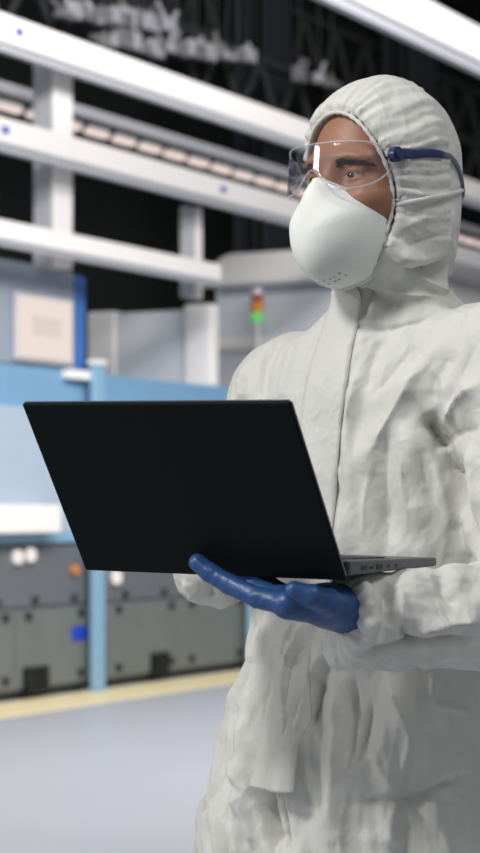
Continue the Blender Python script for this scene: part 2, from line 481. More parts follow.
# --- lamp rail: a grey carrier with a row of short warm lamps
tl = .75
def zl(py0=104): return Z(0, py0, tl)
lr = line_thing('lamp_carrier', 'grey carrier rail above the row of strip lamps', 'rail', 5, tl + .1, zl() + .06)
lbox('carrier_beam', M['palegrey'], lr, -2, 29.5, tl, tl + .05, Z(0, 92, tl), Z(0, 80, tl), .006)
lbox('hanger_strip', M['dark2'], lr, -2, 29.5, tl + .02, tl + .05, zl() + .042, Z(0, 92, tl), 0)
sA = S(2, tl)
first = None
for k in range(27):
    s0 = sA + (k - 3) * .385
    if first is None:
        first = line_thing('strip_lamp', 'short glowing strip lamp in the row under the grey carrier rail', 'lamp', s0 + .15, tl + .1, zl() - .04, 'strip lamps in a row')
        lbox('lamp_housing', M['offwhite'], first, s0, s0 + .28, tl + .01, tl + .07, zl() + .012, zl() + .042, .004)
        lbox('diffuser', M['tube'], first, s0 + .005, s0 + .275, tl + .005, tl + .075, zl() - .018, zl() + .012, .012)
    else:
        c = first.copy(); COL.objects.link(c); c.location = W(s0 + .15, tl + .1, zl() - .04)
        for ch in first.children:
            d = ch.copy(); COL.objects.link(d); d.parent = c

# --- dark structure behind
def column(label, p0, p1, t):
    s0, s1 = S(p0, t), S(p1, t)
    o = line_thing('steel_column', label, 'column', (s0 + s1) / 2, t + .2, 0, 'dark columns behind the line')
    lbox('web', M['dark'], o, s0 + .1, s1 - .1, t + .16, t + .2, .03, 8.15, 0)
    lbox('flange', M['dark2'], o, s0, s1, t, t + .04, .03, 8.15, 0)
    lbox('flange', M['dark2'], o, s0, s1, t + .34, t + .38, .03, 8.15, 0)
    lbox('base_plate', M['dark'], o, s0 - .05, s1 + .05, t - .05, t + .43, 0, .03, 0)
column('dark steel column left of the hood', 266, 291, 3)
column('dark steel column right of the hood', 412, 437, 3)

def truss(label, s0, s1, t, za, hgt, n, m):
    o = line_thing('roof_truss', label, 'truss', (s0 + s1) / 2, t, za, 'roof trusses')
    lbox('chord', m, o, s0, s1, t, t + .10, za, za + .09, 0)
    lbox('chord', m, o, s0, s1, t, t + .10, za + hgt - .09, za + hgt, 0)
    for k in range(n):
        bm = bmesh.new()
        a = s0 + (s1 - s0) * k / n - o['_s']; b = s0 + (s1 - s0) * (k + 1) / n - o['_s']; mid = (a + b) / 2
        for p, q in (((a, .05, .045), (mid, .05, hgt - .045)), ((mid, .05, hgt - .045), (b, .05, .045))):
            add_cyl(bm, p, q, .035, 8)
        bm_obj('lattice_brace', bm, m, o)
    return o
truss('lower roof truss nearest the gantry', 2, 22, 2.4, 5.15, .65, 24, M['truss'])
truss('upper roof truss against the black wall', 2, 24, 3.6, 6.3, .75, 26, M['truss'])
# clutter of pale ducts and fittings hung among the trusses
spots = [(66 + 9 * k, 12 + .8 * k) for k in range(12)] + [(104 + 9.5 * k, 40 + .9 * k) for k in range(16)] + [(300 + 17 * k, 74 + 3 * k) for k in range(3)]
for k, (px, py) in enumerate(spots):
    s = S(px + random.uniform(-3, 3), 2.1); z = Z(px, py + random.uniform(-3, 3), 2.1) - .08
    o = line_thing('ceiling_fitting', 'small grey fitting hung among the dark roof trusses', 'fitting', s, 2.1, z, 'grey fittings among the trusses')
    bm = bmesh.new()
    w_ = random.uniform(.05, .13)
    add_box(bm, -w_, w_, -.05, .05, 0, random.uniform(.06, .16), .012)
    for q in range(2):
        add_cyl(bm, (random.uniform(-.05, .05), 0, .05), (random.uniform(-.22, .22), 0, random.uniform(.02, .26)), .022, 10)
    bm_obj('fitting_body', bm, M['palegrey'] if k % 2 else M['fitting'], o)
    bm = bmesh.new(); add_cyl(bm, (0, 0, .05), (0, 0, 8.2 - z), .008, 8); bm_obj('drop_rod', bm, M['dark'], o)

for o in COL.objects:
    for k in ('_s', '_t', '_z'):
        if k in o: del o[k]

# ================================================================== SIGNED DISTANCE MODELLING
def smin(a, b, k):
    h = np.clip(.5 + .5 * (b - a) / k, 0, 1)
    return b + (a - b) * h - k * h * (1 - h)
def smax(a, b, k):
    return -smin(-a, -b, k)
def ell(P, c, r):
    q = (P - np.asarray(c, P.dtype)) / np.asarray(r, P.dtype)
    k0 = np.sqrt((q * q).sum(1)) + 1e-9
    q2 = q / np.asarray(r, P.dtype)
    k1 = np.sqrt((q2 * q2).sum(1)) + 1e-9
    return k0 * (k0 - 1) / k1
def cap(P, a, b, ra, rb=None):
    if rb is None: rb = ra
    a = np.asarray(a, P.dtype); b = np.asarray(b, P.dtype)
    ab = b - a
    pa = P - a
    t = np.clip(pa @ ab / (ab @ ab), 0, 1)
    d = pa - t[:, None] * ab
    return np.sqrt((d * d).sum(1)) - (ra + (rb - ra) * t)
def sph(P, c, r):
    d = P - np.asarray(c, P.dtype)
    return np.sqrt((d * d).sum(1)) - r

def grad(f, P, e=.0012):
    P = P.astype(np.float64)
    ks = np.array([[1, -1, -1], [-1, -1, 1], [-1, 1, -1], [1, 1, 1]], float)
    g = sum(k[None, :] * f(P + e * k)[:, None] for k in ks)
    return g / (4 * e)
def project(f, P, it=3):
    for _ in range(it):
        g = grad(f, P); n2 = (g * g).sum(1) + 1e-9
        st = np.clip(f(P) / n2, -.012, .012)
        P = P - g * st[:, None]
    return P

def surface_nets(f, xs, ys, zs):
    nx, ny, nz = len(xs), len(ys), len(zs)
    Vv = np.empty((nx, ny, nz), np.float32)
    YY, ZZ = np.meshgrid(ys, zs, indexing='ij')
    for i0 in range(0, nx, 12):
        xx = xs[i0:i0 + 12]
        P = np.empty((len(xx), ny, nz, 3), np.float32)
        P[..., 0] = xx[:, None, None]; P[..., 1] = YY; P[..., 2] = ZZ
        Vv[i0:i0 + 12] = f(P.reshape(-1, 3)).reshape(len(xx), ny, nz)
    ins = Vv < 0
    cnt = np.zeros((nx - 1, ny - 1, nz - 1), np.int8)
    for dx in (0, 1):
        for dy in (0, 1):
            for dz in (0, 1):
                cnt += ins[dx:nx - 1 + dx, dy:ny - 1 + dy, dz:nz - 1 + dz]
    act = (cnt > 0) & (cnt < 8)
    I = np.argwhere(act)
    idx = np.full(act.shape, -1, np.int64); idx[act] = np.arange(len(I))
    acc = np.zeros((len(I), 3)); num = np.zeros(len(I))
    X = [xs, ys, zs]
    cor = [(a, b, c) for a in (0, 1) for b in (0, 1) for c in (0, 1)]
    for a in cor:
        for ax in range(3):
            if a[ax]: continue
            b = list(a); b[ax] = 1
            A = I + np.array(a); B = I + np.array(b)
            va = Vv[A[:, 0], A[:, 1], A[:, 2]]; vb = Vv[B[:, 0], B[:, 1], B[:, 2]]
            m = (va < 0) != (vb < 0)
            t = np.where(m, va / np.where(m, va - vb, 1), 0)
            pa = np.stack([X[k][A[:, k]] for k in range(3)], 1); pb = np.stack([X[k][B[:, k]] for k in range(3)], 1)
            acc += np.where(m[:, None], pa + (pb - pa) * t[:, None], 0); num += m
    verts = acc / num[:, None]
    quads = []
    for ax in range(3):
        o1, o2 = [(1, 2), (2, 0), (0, 1)][ax]
        sl0 = [slice(None)] * 3; sl1 = [slice(None)] * 3
        sl0[ax] = slice(0, -1); sl1[ax] = slice(1, None)
        a, b = ins[tuple(sl0)], ins[tuple(sl1)]
        ch = a != b
        E = np.argwhere(ch)
        lim = np.array(act.shape)
        ok = (E[:, o1] >= 1) & (E[:, o2] >= 1) & (E[:, o1] < lim[o1]) & (E[:, o2] < lim[o2])
        E = E[ok]
        flip = a[E[:, 0], E[:, 1], E[:, 2]]
        def cell(d1, d2):
            C = E.copy(); C[:, o1] -= d1; C[:, o2] -= d2
            return idx[C[:, 0], C[:, 1], C[:, 2]]
        q = np.stack([cell(1, 1), cell(0, 1), cell(0, 0), cell(1, 0)], 1)
        q[~flip] = q[~flip][:, ::-1]
        quads.append(q)
    return verts, np.concatenate(quads)

def subdivide(verts, quads):
    n = len(verts)
    e = np.concatenate([quads[:, [i, (i + 1) % 4]] for i in range(4)])
    es = np.sort(e, 1)
    key = es[:, 0].astype(np.int64) * n + es[:, 1]
    u, inv = np.unique(key, return_inverse=True)
    mid = (verts[u // n] + verts[u % n]) / 2
    cen = verts[quads].mean(1)
    m = len(quads)
    ei = inv.reshape(4, m) + n
    ci = np.arange(m) + n + len(u)
    out = np.concatenate([np.stack([quads[:, i], ei[i], ci, ei[(i + 3) % 4]], 1) for i in range(4)])
    return np.concatenate([verts, mid, cen]), out

def vnormals(verts, quads):
    a, b, c, d = (verts[quads[:, i]] for i in range(4))
    fn = np.cross(c - a, d - b)
    vn = np.zeros_like(verts)
    for i in range(4): np.add.at(vn, quads[:, i], fn)
    return vn / (np.linalg.norm(vn, axis=1)[:, None] + 1e-12)

# gradient noise
_rng = np.random.RandomState(11)
_perm = _rng.permutation(256); _perm = np.concatenate([_perm, _perm, _perm])
_g = _rng.normal(size=(256, 3)); _g /= np.linalg.norm(_g, axis=1)[:, None]
def perlin(P):
    Pi = np.floor(P).astype(np.int64); f = P - Pi; Pi &= 255
    u = f * f * f * (f * (f * 6 - 15) + 10)
    out = 0
    for dx in (0, 1):
        wx = u[:, 0] if dx else 1 - u[:, 0]
        for dy in (0, 1):
            wy = u[:, 1] if dy else 1 - u[:, 1]
            for dz in (0, 1):
                wz = u[:, 2] if dz else 1 - u[:, 2]
                h = _perm[_perm[_perm[(Pi[:, 0] + dx) & 255] + ((Pi[:, 1] + dy) & 255)] + ((Pi[:, 2] + dz) & 255)]
                gd = _g[h]
                out = out + wx * wy * wz * (gd[:, 0] * (f[:, 0] - dx) + gd[:, 1] * (f[:, 1] - dy) + gd[:, 2] * (f[:, 2] - dz))
    return out
_r2 = np.random.RandomState(5)
def facets(P, n, wl, seed):
    """crumpled-sheet relief: flat facets meeting in sharp creases, in patches"""
    r = np.random.RandomState(seed); out = np.zeros(len(P)); tot = 0
    for i in range(n):
        k = r.normal(size=3); k /= np.linalg.norm(k)
        w = wl * r.uniform(.7, 1.5)
        x = P @ k / w + r.uniform(0, 9) + perlin(P / (wl * 3.2) + 13 * i + seed) * .9
        tri = np.abs(2 * (x - np.floor(x + .5))) - .5
        out += tri * np.clip(perlin(P / (wl * 2.0) + 31 * i + 7 + seed) * 2.6 + .25, 0, 1)
    return out
def ridge(P):
    return 1 - 2.6 * np.abs(perlin(P))

# ================================================================== THE PERSON
TY = math.radians(36)
TFw = V3(-math.sin(TY), -math.cos(TY), 0); TL = V3(math.cos(TY), -math.sin(TY), 0)      # torso forward, torso left
HY = math.radians(45)
HF = V3(-math.sin(HY), -math.cos(HY), 0); HL = V3(math.cos(HY), -math.sin(HY), 0); UP = V3(0, 0, 1)
HC = V3(.178, 2.84, 1.671)
HR = np.stack([HL, HF, UP], 1)                 # local (l, f, u) -> world
def h2w(p): return HC + HR @ np.asarray(p, float)
def w2h(P): return (P - HC.astype(P.dtype)) @ HR.astype(P.dtype)

SH_L, EL_L, WR_L = V3(.336, 2.785, 1.435), V3(.360, 2.63, 1.125), V3(.117, 2.486, 1.124)
SH_R, EL_R, WR_R = V3(.066, 2.98, 1.402), V3(-.032, 2.93, 1.176), V3(-.005, 2.765, 1.245)
TZ = [.70, .78, .85, .95, 1.05, 1.10, 1.20, 1.30, 1.40, 1.46, 1.55]
TCX = [.160, .160, .160, .164, .176, .182, .190, .195, .198, .198, .198]
TCY = [2.87, 2.87, 2.87, 2.87, 2.87, 2.87, 2.875, 2.88, 2.88, 2.885, 2.885]
TA = [.208, .214, .211, .194, .168, .174, .198, .200, .185, .150, .12]
TB = [.160, .168, .170, .160, .142, .142, .148, .145, .125, .095, .07]

def torso(P, off=0.0):
    z = P[:, 2]
    cx = np.interp(z, TZ, TCX); cy = np.interp(z, TZ, TCY)
    a = np.interp(z, TZ, TA) - off; b = np.interp(z, TZ, TB) - off
    dx = P[:, 0] - cx; dy = P[:, 1] - cy
    l = dx * TL[0] + dy * TL[1]; f = dx * TFw[0] + dy * TFw[1]
    k = np.sqrt((l / a) ** 2 + (f / b) ** 2) + 1e-9
    g = np.sqrt((l / a ** 2) ** 2 + (f / b ** 2) ** 2) + 1e-9
    d = k * (k - 1) / (g / 1.0) * 1.0
    d = np.where(k < 1e-4, -np.minimum(a, b), d)
    d = smax(d, z - 1.47, .05)
    return smax(d, .76 - z, .04)

HIP_L = V3(.155, 2.87, .80) + TL * .105; HIP_R = V3(.155, 2.87, .80) - TL * .105
AN_L = V3(.137, 2.87, .10) + TL * .12 + TFw * .03; AN_R = V3(.137, 2.87, .10) - TL * .12 - TFw * .02

def sleeve(P, wr, el, r0, r1):
    d = cap(P, el, wr, r0, r1)
    ax = (wr - el) / np.linalg.norm(wr - el)
    return smax(d, (P - wr.astype(P.dtype)) @ ax.astype(P.dtype) - .004, .02)

def hood(P):
    Q = w2h(P)
    d = ell(Q, (0, -.014, .030), (.092, .109, .106))
    d = smin(d, ell(Q, (0, -.017, -.058), (.088, .101, .104)), .04)
    return d
def opening(Q):
    e = np.sqrt(((Q[:, 0] + .003) / .0735) ** 2 + ((Q[:, 2] + .022) / .104) ** 2) + 1e-9
    return (e - 1) * .075
def suit(P):
    d = torso(P)
    d = smin(d, cap(P, SH_L, SH_R, .078, .074), .06)
    nk0 = h2w((0, -.035, -.10)); nk1 = V3(.198, 2.885, 1.435)
    d = smin(d, cap(P, nk0, nk1, .060, .104), .04)
    for sh, el, wr, r in ((SH_L, EL_L, WR_L, (.083, .072, .066, .049)), (SH_R, EL_R, WR_R, (.076, .052, .046, .038))):
        arm = smin(cap(P, sh, el, r[0], r[1]), sleeve(P, wr, el, r[2], r[3]), .025)
        d = smin(d, arm, .022)
    for hp, an in ((HIP_L, AN_L), (HIP_R, AN_R)):
        kn = (hp + an) / 2 + TFw * .02
        leg = smin(cap(P, hp, kn, .118, .095), cap(P, kn, an, .095, .075), .03)
        d = smin(d, leg, .05)
    Q = w2h(P)
    hd = hood(P)
    d = smin(d, hd, .022)
    cut = smax(opening(Q), -(Q[:, 1] - .0), .01)
    cut = smax(cut, -(Q[:, 2] + .137), .012)
    return smax(d, -cut, .006)

def head(P):
    Q = w2h(P)
    d = ell(Q, (0, -.012, .034), (.078, .098, .095))
    d = smin(d, ell(Q, (0, .034, -.035), (.067, .066, .090)), .03)
    d = smin(d, ell(Q, (0, .040, -.092), (.046, .052, .034)), .03)
    d = smin(d, ell(Q, (0, .076, .020), (.054, .020, .012)), .018)
    for s in (-1, 1):
        d = smin(d, ell(Q, (s * .043, .062, -.030), (.026, .028, .018)), .02)
        d = smax(d, -sph(Q, (s * .033, .106, -.002), .0175), .014)
    d = smin(d, cap(Q, (0, .092, .004), (0, .119, -.040), .0075, .0125), .016)
    for s in (-1, 1):
        d = smin(d, sph(Q, (s * .011, .108, -.045), .009), .008)
        # eyelids with a slit
        lid = sph(Q, (s * .032, .0755, -.001), .0146)
        x = (Q[:, 0] - s * .032) / .0150
        z = Q[:, 2] + .0015
        slit = np.abs(z) - .0037 * np.clip(1 - x * x, -1, 1)
        slit = np.maximum(slit, .080 - Q[:, 1])
        lid = smax(lid, -slit, .0016)
        lid = np.maximum(lid, -sph(Q, (s * .032, .0755, -.001), .0122))
        d = smin(d, lid, .004)
        # lid crease and lower bag
        d = smin(d, cap(Q, (s * .018, .088, .009), (s * .046, .080, .008), .0035, .003), .006)
    lips = ell(Q, (0, .098, -.076), (.024, .012, .010))
    d = smin(d, lips, .012)
    d = smax(d, -ell(Q, (0, .110, -.076), (.022, .010, .0014)), .003)
    for s in (-1, 1):
        d = smin(d, ell(Q, (s * .078, -.012, -.008), (.008, .016, .028)), .008)
    return d
def body(P):
    d = head(P)
    nk = h2w((0, -.03, -.06)); ch = V3(.198, 2.89, 1.40)
    d = smin(d, cap(P, nk, ch, .054, .062), .03)
    d = smin(d, torso(P, .045), .04)
    d = smin(d, cap(P, SH_L, SH_R, .040), .04)
    for sh, el, wr in ((SH_L, EL_L, WR_L), (SH_R, EL_R, WR_R)):
        d = smin(d, smin(cap(P, sh, el, .045, .036), cap(P, el, wr, .034, .014), .02), .03)
    for hp, an in ((HIP_L, AN_L), (HIP_R, AN_R)):
        kn = (hp + an) / 2 + TFw * .02
        d = smin(d, smin(cap(P, hp, kn, .075, .055), cap(P, kn, an, .052, .038), .02), .04)
        d = smin(d, cap(P, an + V3(0, 0, -.055), an + V3(0, 0, -.06) + TFw * .14, .036, .03), .02)
    return d

person = thing('person', 'person in a white hooded coverall, respirator, goggles and blue gloves, holding a laptop', 'person',
               (.137, 2.87, 0))
def under(o, root):
    o.parent = root
    o.matrix_parent_inverse = Matrix.Translation(-Vector(root.location))
    return o
def pobj(name, verts, faces, m, smooth=True, parent=person):
    o = mesh_obj(name, verts, faces, m, None, smooth)
    return under(o, person) if parent is person else under_part(o, parent)
def under_part(o, part):
    o.parent = part
    return o

# body: fine cells at the head, coarse below
def axis(a, f0, f1, b, hf, hc):
    return np.concatenate([np.arange(a, f0, hc), np.arange(f0, f1, hf), np.arange(f1, b, hc)])
xs = axis(-.20, .055, .30, .52, .0024, .013)
ys = axis(2.45, 2.70, 2.96, 3.15, .0024, .013)
zs = axis(-.02, 1.50, 1.83, 1.84, .0024, .013)
bv_, bq_ = surface_nets(body, xs, ys, zs)
bv_ = project(body, bv_, 2)
pobj('body', bv_, bq_, M['skin'])

# ---- coverall
hh = .0062
sv, sq = surface_nets(suit, np.arange(-.20, .56, hh), np.arange(2.44, 3.20, hh), np.arange(.03, 1.83, hh))
sv, sq = subdivide(sv, sq)
sv = project(suit, sv, 3)
bvh0 = BVHTree.FromPolygons([tuple(v) for v in sv], [tuple(q) for q in sq])
def pick(px, py, bvh=None):
    d = Vector(((px - 240) / FOC, 1.0, (510 - py) / FOC)).normalized()
    hit = (bvh or bvh0).ray_cast(Vector((0, 0, CAM_H)), d)
    return None if hit[0] is None else np.array(hit[0])

def seg_dist(P, pts):
    best = np.full(len(P), 9.0); tb = np.zeros(len(P))
    L = np.cumsum([0] + [np.linalg.norm(b - a) for a, b in zip(pts, pts[1:])])
    for i, (a, b) in enumerate(zip(pts, pts[1:])):
        ab = b - a; t = np.clip((P - a) @ ab / (ab @ ab + 1e-12), 0, 1)
        d = np.linalg.norm(P - a - t[:, None] * ab, axis=1)
        m = d < best
        best[m] = d[m]; tb[m] = (L[i] + t[m] * (L[i + 1] - L[i])) / L[-1]
    return best, tb
def fold(P, pix, amp, w, sharp=True):
    if min(p[1] for p in pix) > 560: amp = amp * 1.45
    pts = [pick(*p) for p in pix]
    pts = [p for p in pts if p is not None]
    if len(pts) < 2: return 0
    pts = spline(pts, 4 * len(pts))
    d, t = seg_dist(P, pts)
    tp = np.clip(np.minimum(t, 1 - t) * 5, 0, 1) * .85 + .15
    pr = np.exp(-d / w) if sharp else np.exp(-(d / w) ** 2)
    return 1.25 * amp * tp * pr

FOLDS = [
 # chest: broad diagonal billows
 ([(424, 372), (396, 405), (374, 445), (360, 475)], .009, .018, 0),
 ([(400, 385), (384, 425), (380, 470), (386, 545)], -.008, .015, 0),
 ([(360, 372), (352, 400), (346, 440), (352, 500)], .006, .010, 0),
 ([(335, 395), (330, 450), (340, 510)], -.005, .012, 0),
 ([(410, 420), (412, 470), (420, 530)], .007, .016, 0),
 ([(386, 335), (372, 365), (366, 392)], -.004, .008, 0),
 ([(440, 345), (418, 372), (404, 398)], .004, .009, 0),
 ([(455, 350), (440, 380), (428, 408)], -.005, .010, 0),
 ([(358, 374), (352, 400), (348, 422)], .0045, .0035, 1),
 ([(428, 366), (402, 400), (384, 428), (372, 452)], .0060, .0055, 1),
 ([(412, 352), (390, 378), (368, 398)], -.0035, .0045, 1),
 ([(388, 425), (384, 470), (387, 540)], -.0050, .0050, 1),
 ([(376, 452), (366, 490), (362, 540)], .0045, .0050, 1),
 ([(404, 430), (402, 475), (408, 530)], .0045, .0050, 1),
 ([(330, 420), (334, 460), (344, 500)], .0035, .0045, 1),
 ([(420, 452), (424, 480), (436, 520)], -.0045, .0050, 1),
 # armpit
 ([(424, 415), (436, 430), (447, 447)], -.030, .008, 1),
 ([(446, 443), (452, 470), (464, 505), (478, 552)], -.028, .007, 1),
 ([(442, 424), (455, 412), (468, 398), (479, 386)], .016, .009, 1),
 ([(450, 437), (462, 432), (478, 428)], -.008, .007, 1),
 ([(430, 452), (440, 490), (452, 530)], .006, .009, 0),
 ([(470, 440), (472, 480), (478, 520)], .006, .010, 0),
 # collar seam and neck folds
 ([(345, 327), (380, 328), (412, 324), (444, 312)], -.007, .004, 1),
 ([(357, 278), (378, 284), (410, 296), (440, 304)], .011, .009, 1),
 ([(392, 258), (410, 268), (430, 284), (452, 300)], .013, .008, 1),
 ([(372, 285), (366, 305), (362, 322)], -.007, .008, 0),
 ([(350, 292), (372, 296), (400, 308)], -.009, .007, 1),
 ([(400, 264), (412, 271), (428, 271), (450, 262)], -.020, .008, 1),
 ([(390, 246), (402, 256), (424, 258), (448, 250)], .008, .008, 1),
 # right shoulder
 ([(250, 352), (243, 375), (242, 402)], .006, .011, 0),
 ([(275, 345), (264, 372), (262, 402)], -.006, .010, 0),
 ([(300, 340), (288, 370), (284, 402)], .005, .011, 0),
 # lower front
 ([(296, 619), (290, 640), (287, 662)], .007, .006, 1),
 ([(308, 615), (302, 645), (296, 680), (294, 740), (292, 830)], .012, .0085, 1),
 ([(324, 675), (316, 702), (309, 730)], -.012, .007, 1),
 ([(330, 650), (318, 668), (306, 720), (302, 760)], .007, .007, 1),
 ([(338, 672), (336, 720), (334, 780), (333, 845)], .010, .012, 0),
 ([(356, 680), (352, 730), (346, 770)], -.008, .008, 0),
 ([(387, 677), (394, 705), (408, 738), (404, 765), (398, 790)], .011, .008, 1),
 ([(374, 700), (366, 735), (351, 772)], -.008, .007, 1),
 ([(350, 803), (380, 800), (413, 797), (440, 785), (470, 773)], -.006, .005, 1),
 ([(431, 668), (429, 690), (427, 708)], .006, .004, 1),
 ([(428, 705), (445, 708), (470, 712)], .004, .006, 1),
 ([(398, 800), (392, 830), (394, 850)], .006, .009, 0),
 ([(440, 720), (436, 760), (420, 800)], -.005, .012, 0),
 ([(372, 745), (382, 775), (398, 790)], .006, .006, 1),
 # left hip in the picture
 ([(246, 650), (238, 690), (232, 720)], -.009, .008, 1),
 ([(258, 640), (247, 672), (245, 720)], .007, .007, 1),
 ([(250, 628), (262, 640)], -.008, .006, 1),
 ([(211, 737), (232, 760), (250, 785), (262, 820)], .007, .010, 0),
 ([(214, 742), (206, 790), (200, 840)], .006, .009, 0),
 ([(225, 730), (222, 770), (232, 830)], -.005, .010, 0),
 ([(263, 782), (266, 815), (276, 850)], -.016, .010, 0),
 ([(284, 784), (286, 815), (288, 852)], -.020, .008, 1),
 ([(240, 790), (250, 820), (256, 850)], .006, .010, 0),
 # left forearm
 ([(364, 584), (368, 605), (377, 634)], .010, .008, 1),
 ([(383, 580), (390, 600), (389, 618), (377, 645)], -.010, .008, 0),
 ([(352, 590), (354, 615), (362, 645)], -.006, .006, 1),
 ([(411, 640), (420, 632), (445, 625), (479, 621)], .009, .007, 1),
 ([(402, 620), (408, 634), (420, 650)], -.010, .006, 1),
 ([(356, 640), (380, 652), (404, 648), (425, 643), (476, 638)], -.010, .006, 1),
 ([(400, 590), (398, 612), (406, 630)], .006, .007, 1),
 ([(440, 572), (446, 592), (462, 606)], -.005, .010, 0),
 ([(360, 652), (380, 664), (410, 662), (450, 656)], .005, .006, 1),
 # right sleeve under the laptop
 ([(186, 580), (196, 598), (212, 608)], .005, .006, 1),
 ([(206, 584), (212, 598), (228, 606)], -.006, .006, 1),
 ([(240, 592), (236, 602), (240, 611)], -.006, .004, 1),
 # hood
 ([(450, 196), (420, 208), (396, 214)], -.005, .004, 1),
 ([(440, 214), (418, 220), (400, 228)], .005, .005, 1),
 ([(447, 235), (425, 238), (405, 246)], -.006, .006, 1),
 ([(452, 205), (448, 225), (440, 250)], .005, .007, 1),
]
sn = vnormals(sv, sq)
D = np.zeros(len(sv))
for pix, amp, w, sh in FOLDS:
    D += fold(sv, pix, amp, w, bool(sh))
Q = w2h(sv)
z = sv[:, 2]
tl_ = (sv[:, 0] - np.interp(z, TZ, TCX)) * TL[0] + (sv[:, 1] - np.interp(z, TZ, TCY)) * TL[1]
tf_ = (sv[:, 0] - np.interp(z, TZ, TCX)) * TFw[0] + (sv[:, 1] - np.interp(z, TZ, TCY)) * TFw[1]
hoodw = np.clip((z - 1.545) / .03, 0, 1)
loww = np.clip((1.12 - z) / .10, 0, 1) * (1 - hoodw)
B = np.stack([tl_, tf_, z], 1)
warp = np.stack([perlin(B * 7 + 3), perlin(B * 7 + 11), perlin(B * 7 + 23)], 1) * .03
# overall crumple: sharp ridges between flat facets
Be = B @ np.array([[1, 0, 0], [0, 1, 0], [.22, 0, 1.0]]) * np.array([1.25, 1.25, .42])
Cr = facets(Be, 6, .080, 3) * .0060 + facets(Be, 7, .036, 8) * .0040 + facets(B, 6, .030, 21) * .0013
# hanging folds of the lower front
Bs = (B + warp) * np.array([22, 22, 3.4])
Dr = facets(Bs * .042, 7, .050, 40) * .0105 + ridge(Bs + 40) * .0045 + perlin(Bs * .55 + 9) * .008
# chest: diagonal drag lines
Bd = B + warp
dg = np.stack([(Bd[:, 0] * .90 - Bd[:, 2] * .42) * 20, Bd[:, 1] * 9, (Bd[:, 0] * .42 + Bd[:, 2] * .90) * 4], 1)
Dd = perlin(dg + 70) * .0080 + facets(dg * .04, 5, .045, 61) * .0050
Ca = facets(B, 7, .060, 103) * .0060 + facets(B, 7, .032, 108) * .0036
arm = np.minimum(np.minimum(cap(sv, SH_L, EL_L, .08), cap(sv, EL_L, WR_L, .06)), np.minimum(cap(sv, SH_R, EL_R, .07), cap(sv, EL_R, WR_R, .05)))
armw = np.clip(1 - arm / .02, 0, 1)
Cr = Cr * (1 - armw) + Ca * armw
D += (1 - hoodw) * Cr * (.34 + .60 * np.maximum(loww, armw * .7)) + loww * (1 - armw) * Dr + (1 - hoodw) * (1 - loww) * (1 - .5 * armw) * Dd
# waist gathers
wst = np.exp(-((z - 1.075) / .035) ** 2) * (np.abs(tf_) > .02) * (1 - armw)
D += wst * ridge(np.stack([tl_ * 55, tf_ * 55, z * 5], 1)) * .006 * (1 - hoodw)
# cuff gathers at the left wrist
ax_ = (WR_L - EL_L) / np.linalg.norm(WR_L - EL_L)
cu_ = (sv - WR_L) @ ax_
rd_ = (sv - WR_L) - cu_[:, None] * ax_
an_ = np.arctan2(rd_[:, 2], rd_ @ np.cross(ax_, UP))
near = (np.linalg.norm(rd_, axis=1) < .075) * np.exp(-np.clip(-cu_, 0, 1) / .05) * (cu_ > -.15)
D += near * ridge(np.stack([an_ * 3.2, cu_ * 14, 0 * an_], 1) + 55) * .007
# hood: gathers fanning out from the elastic edge
op = opening(Q)
th = np.arctan2(Q[:, 2] + .022, Q[:, 0] + .003)
fan = np.stack([th * 6.5 + perlin(Q * 14) * .9, op * 7, np.zeros_like(th)], 1)
gat = (ridge(fan + 90) + .6 * perlin(fan * 2.1 + 9)) * np.exp(-np.clip(op, 0, 1) / .05) * np.clip(op / .007, 0, 1)
D += hoodw * (Q[:, 1] > -.03) * gat * .0095
D += hoodw * (facets(Q, 7, .050, 77) * .0045 + facets(Q, 6, .024, 93) * .0018) * np.clip((.06 - Q[:, 2]) / .08, .15, 1) * np.clip(op / .02, 0, 1)
# keep the cut wall of the face opening tidy
inside = (op < .004) & (Q[:, 1] > .0) & (z > 1.55)
D[inside] *= .15
# front zip flap raised a little, hood seam over the crown
D += hoodw * (-.0022) * np.exp(-(np.abs(Q[:, 0] - .030) / .0025)) * (Q[:, 2] > .02)
sv2 = sv + sn * D[:, None]
coverall = pobj('coverall', sv2, sq, M['tyvek'])
bvh1 = BVHTree.FromPolygons([tuple(v) for v in sv2], [tuple(q) for q in sq])

# hood edge binding (elastic) following the opening
def on_hood_edge(a):
    l = -.003 + .0735 * math.cos(a); u = -.022 + .104 * math.sin(a)
    # march from the front until the hood shell
    for f in np.arange(.14, -.02, -.001):
        if hood(h2w((l, f, u))[None, :])[0] < .0: break
    return h2w((l, f, u))
pts = [on_hood_edge(math.radians(a)) for a in np.linspace(-48, 228, 90)]
pts = [pts[0]] + [(pts[i - 1] + 2 * pts[i] + pts[i + 1]) / 4 for i in range(1, len(pts) - 1)] + [pts[-1]]
rad = [.0026 + .0007 * math.sin(i * 2.1) for i in range(len(pts))]
v, f = tube_mesh(pts, rad, 8)
pobj('hood_elastic', v, f, M['tyvek'], True, coverall)

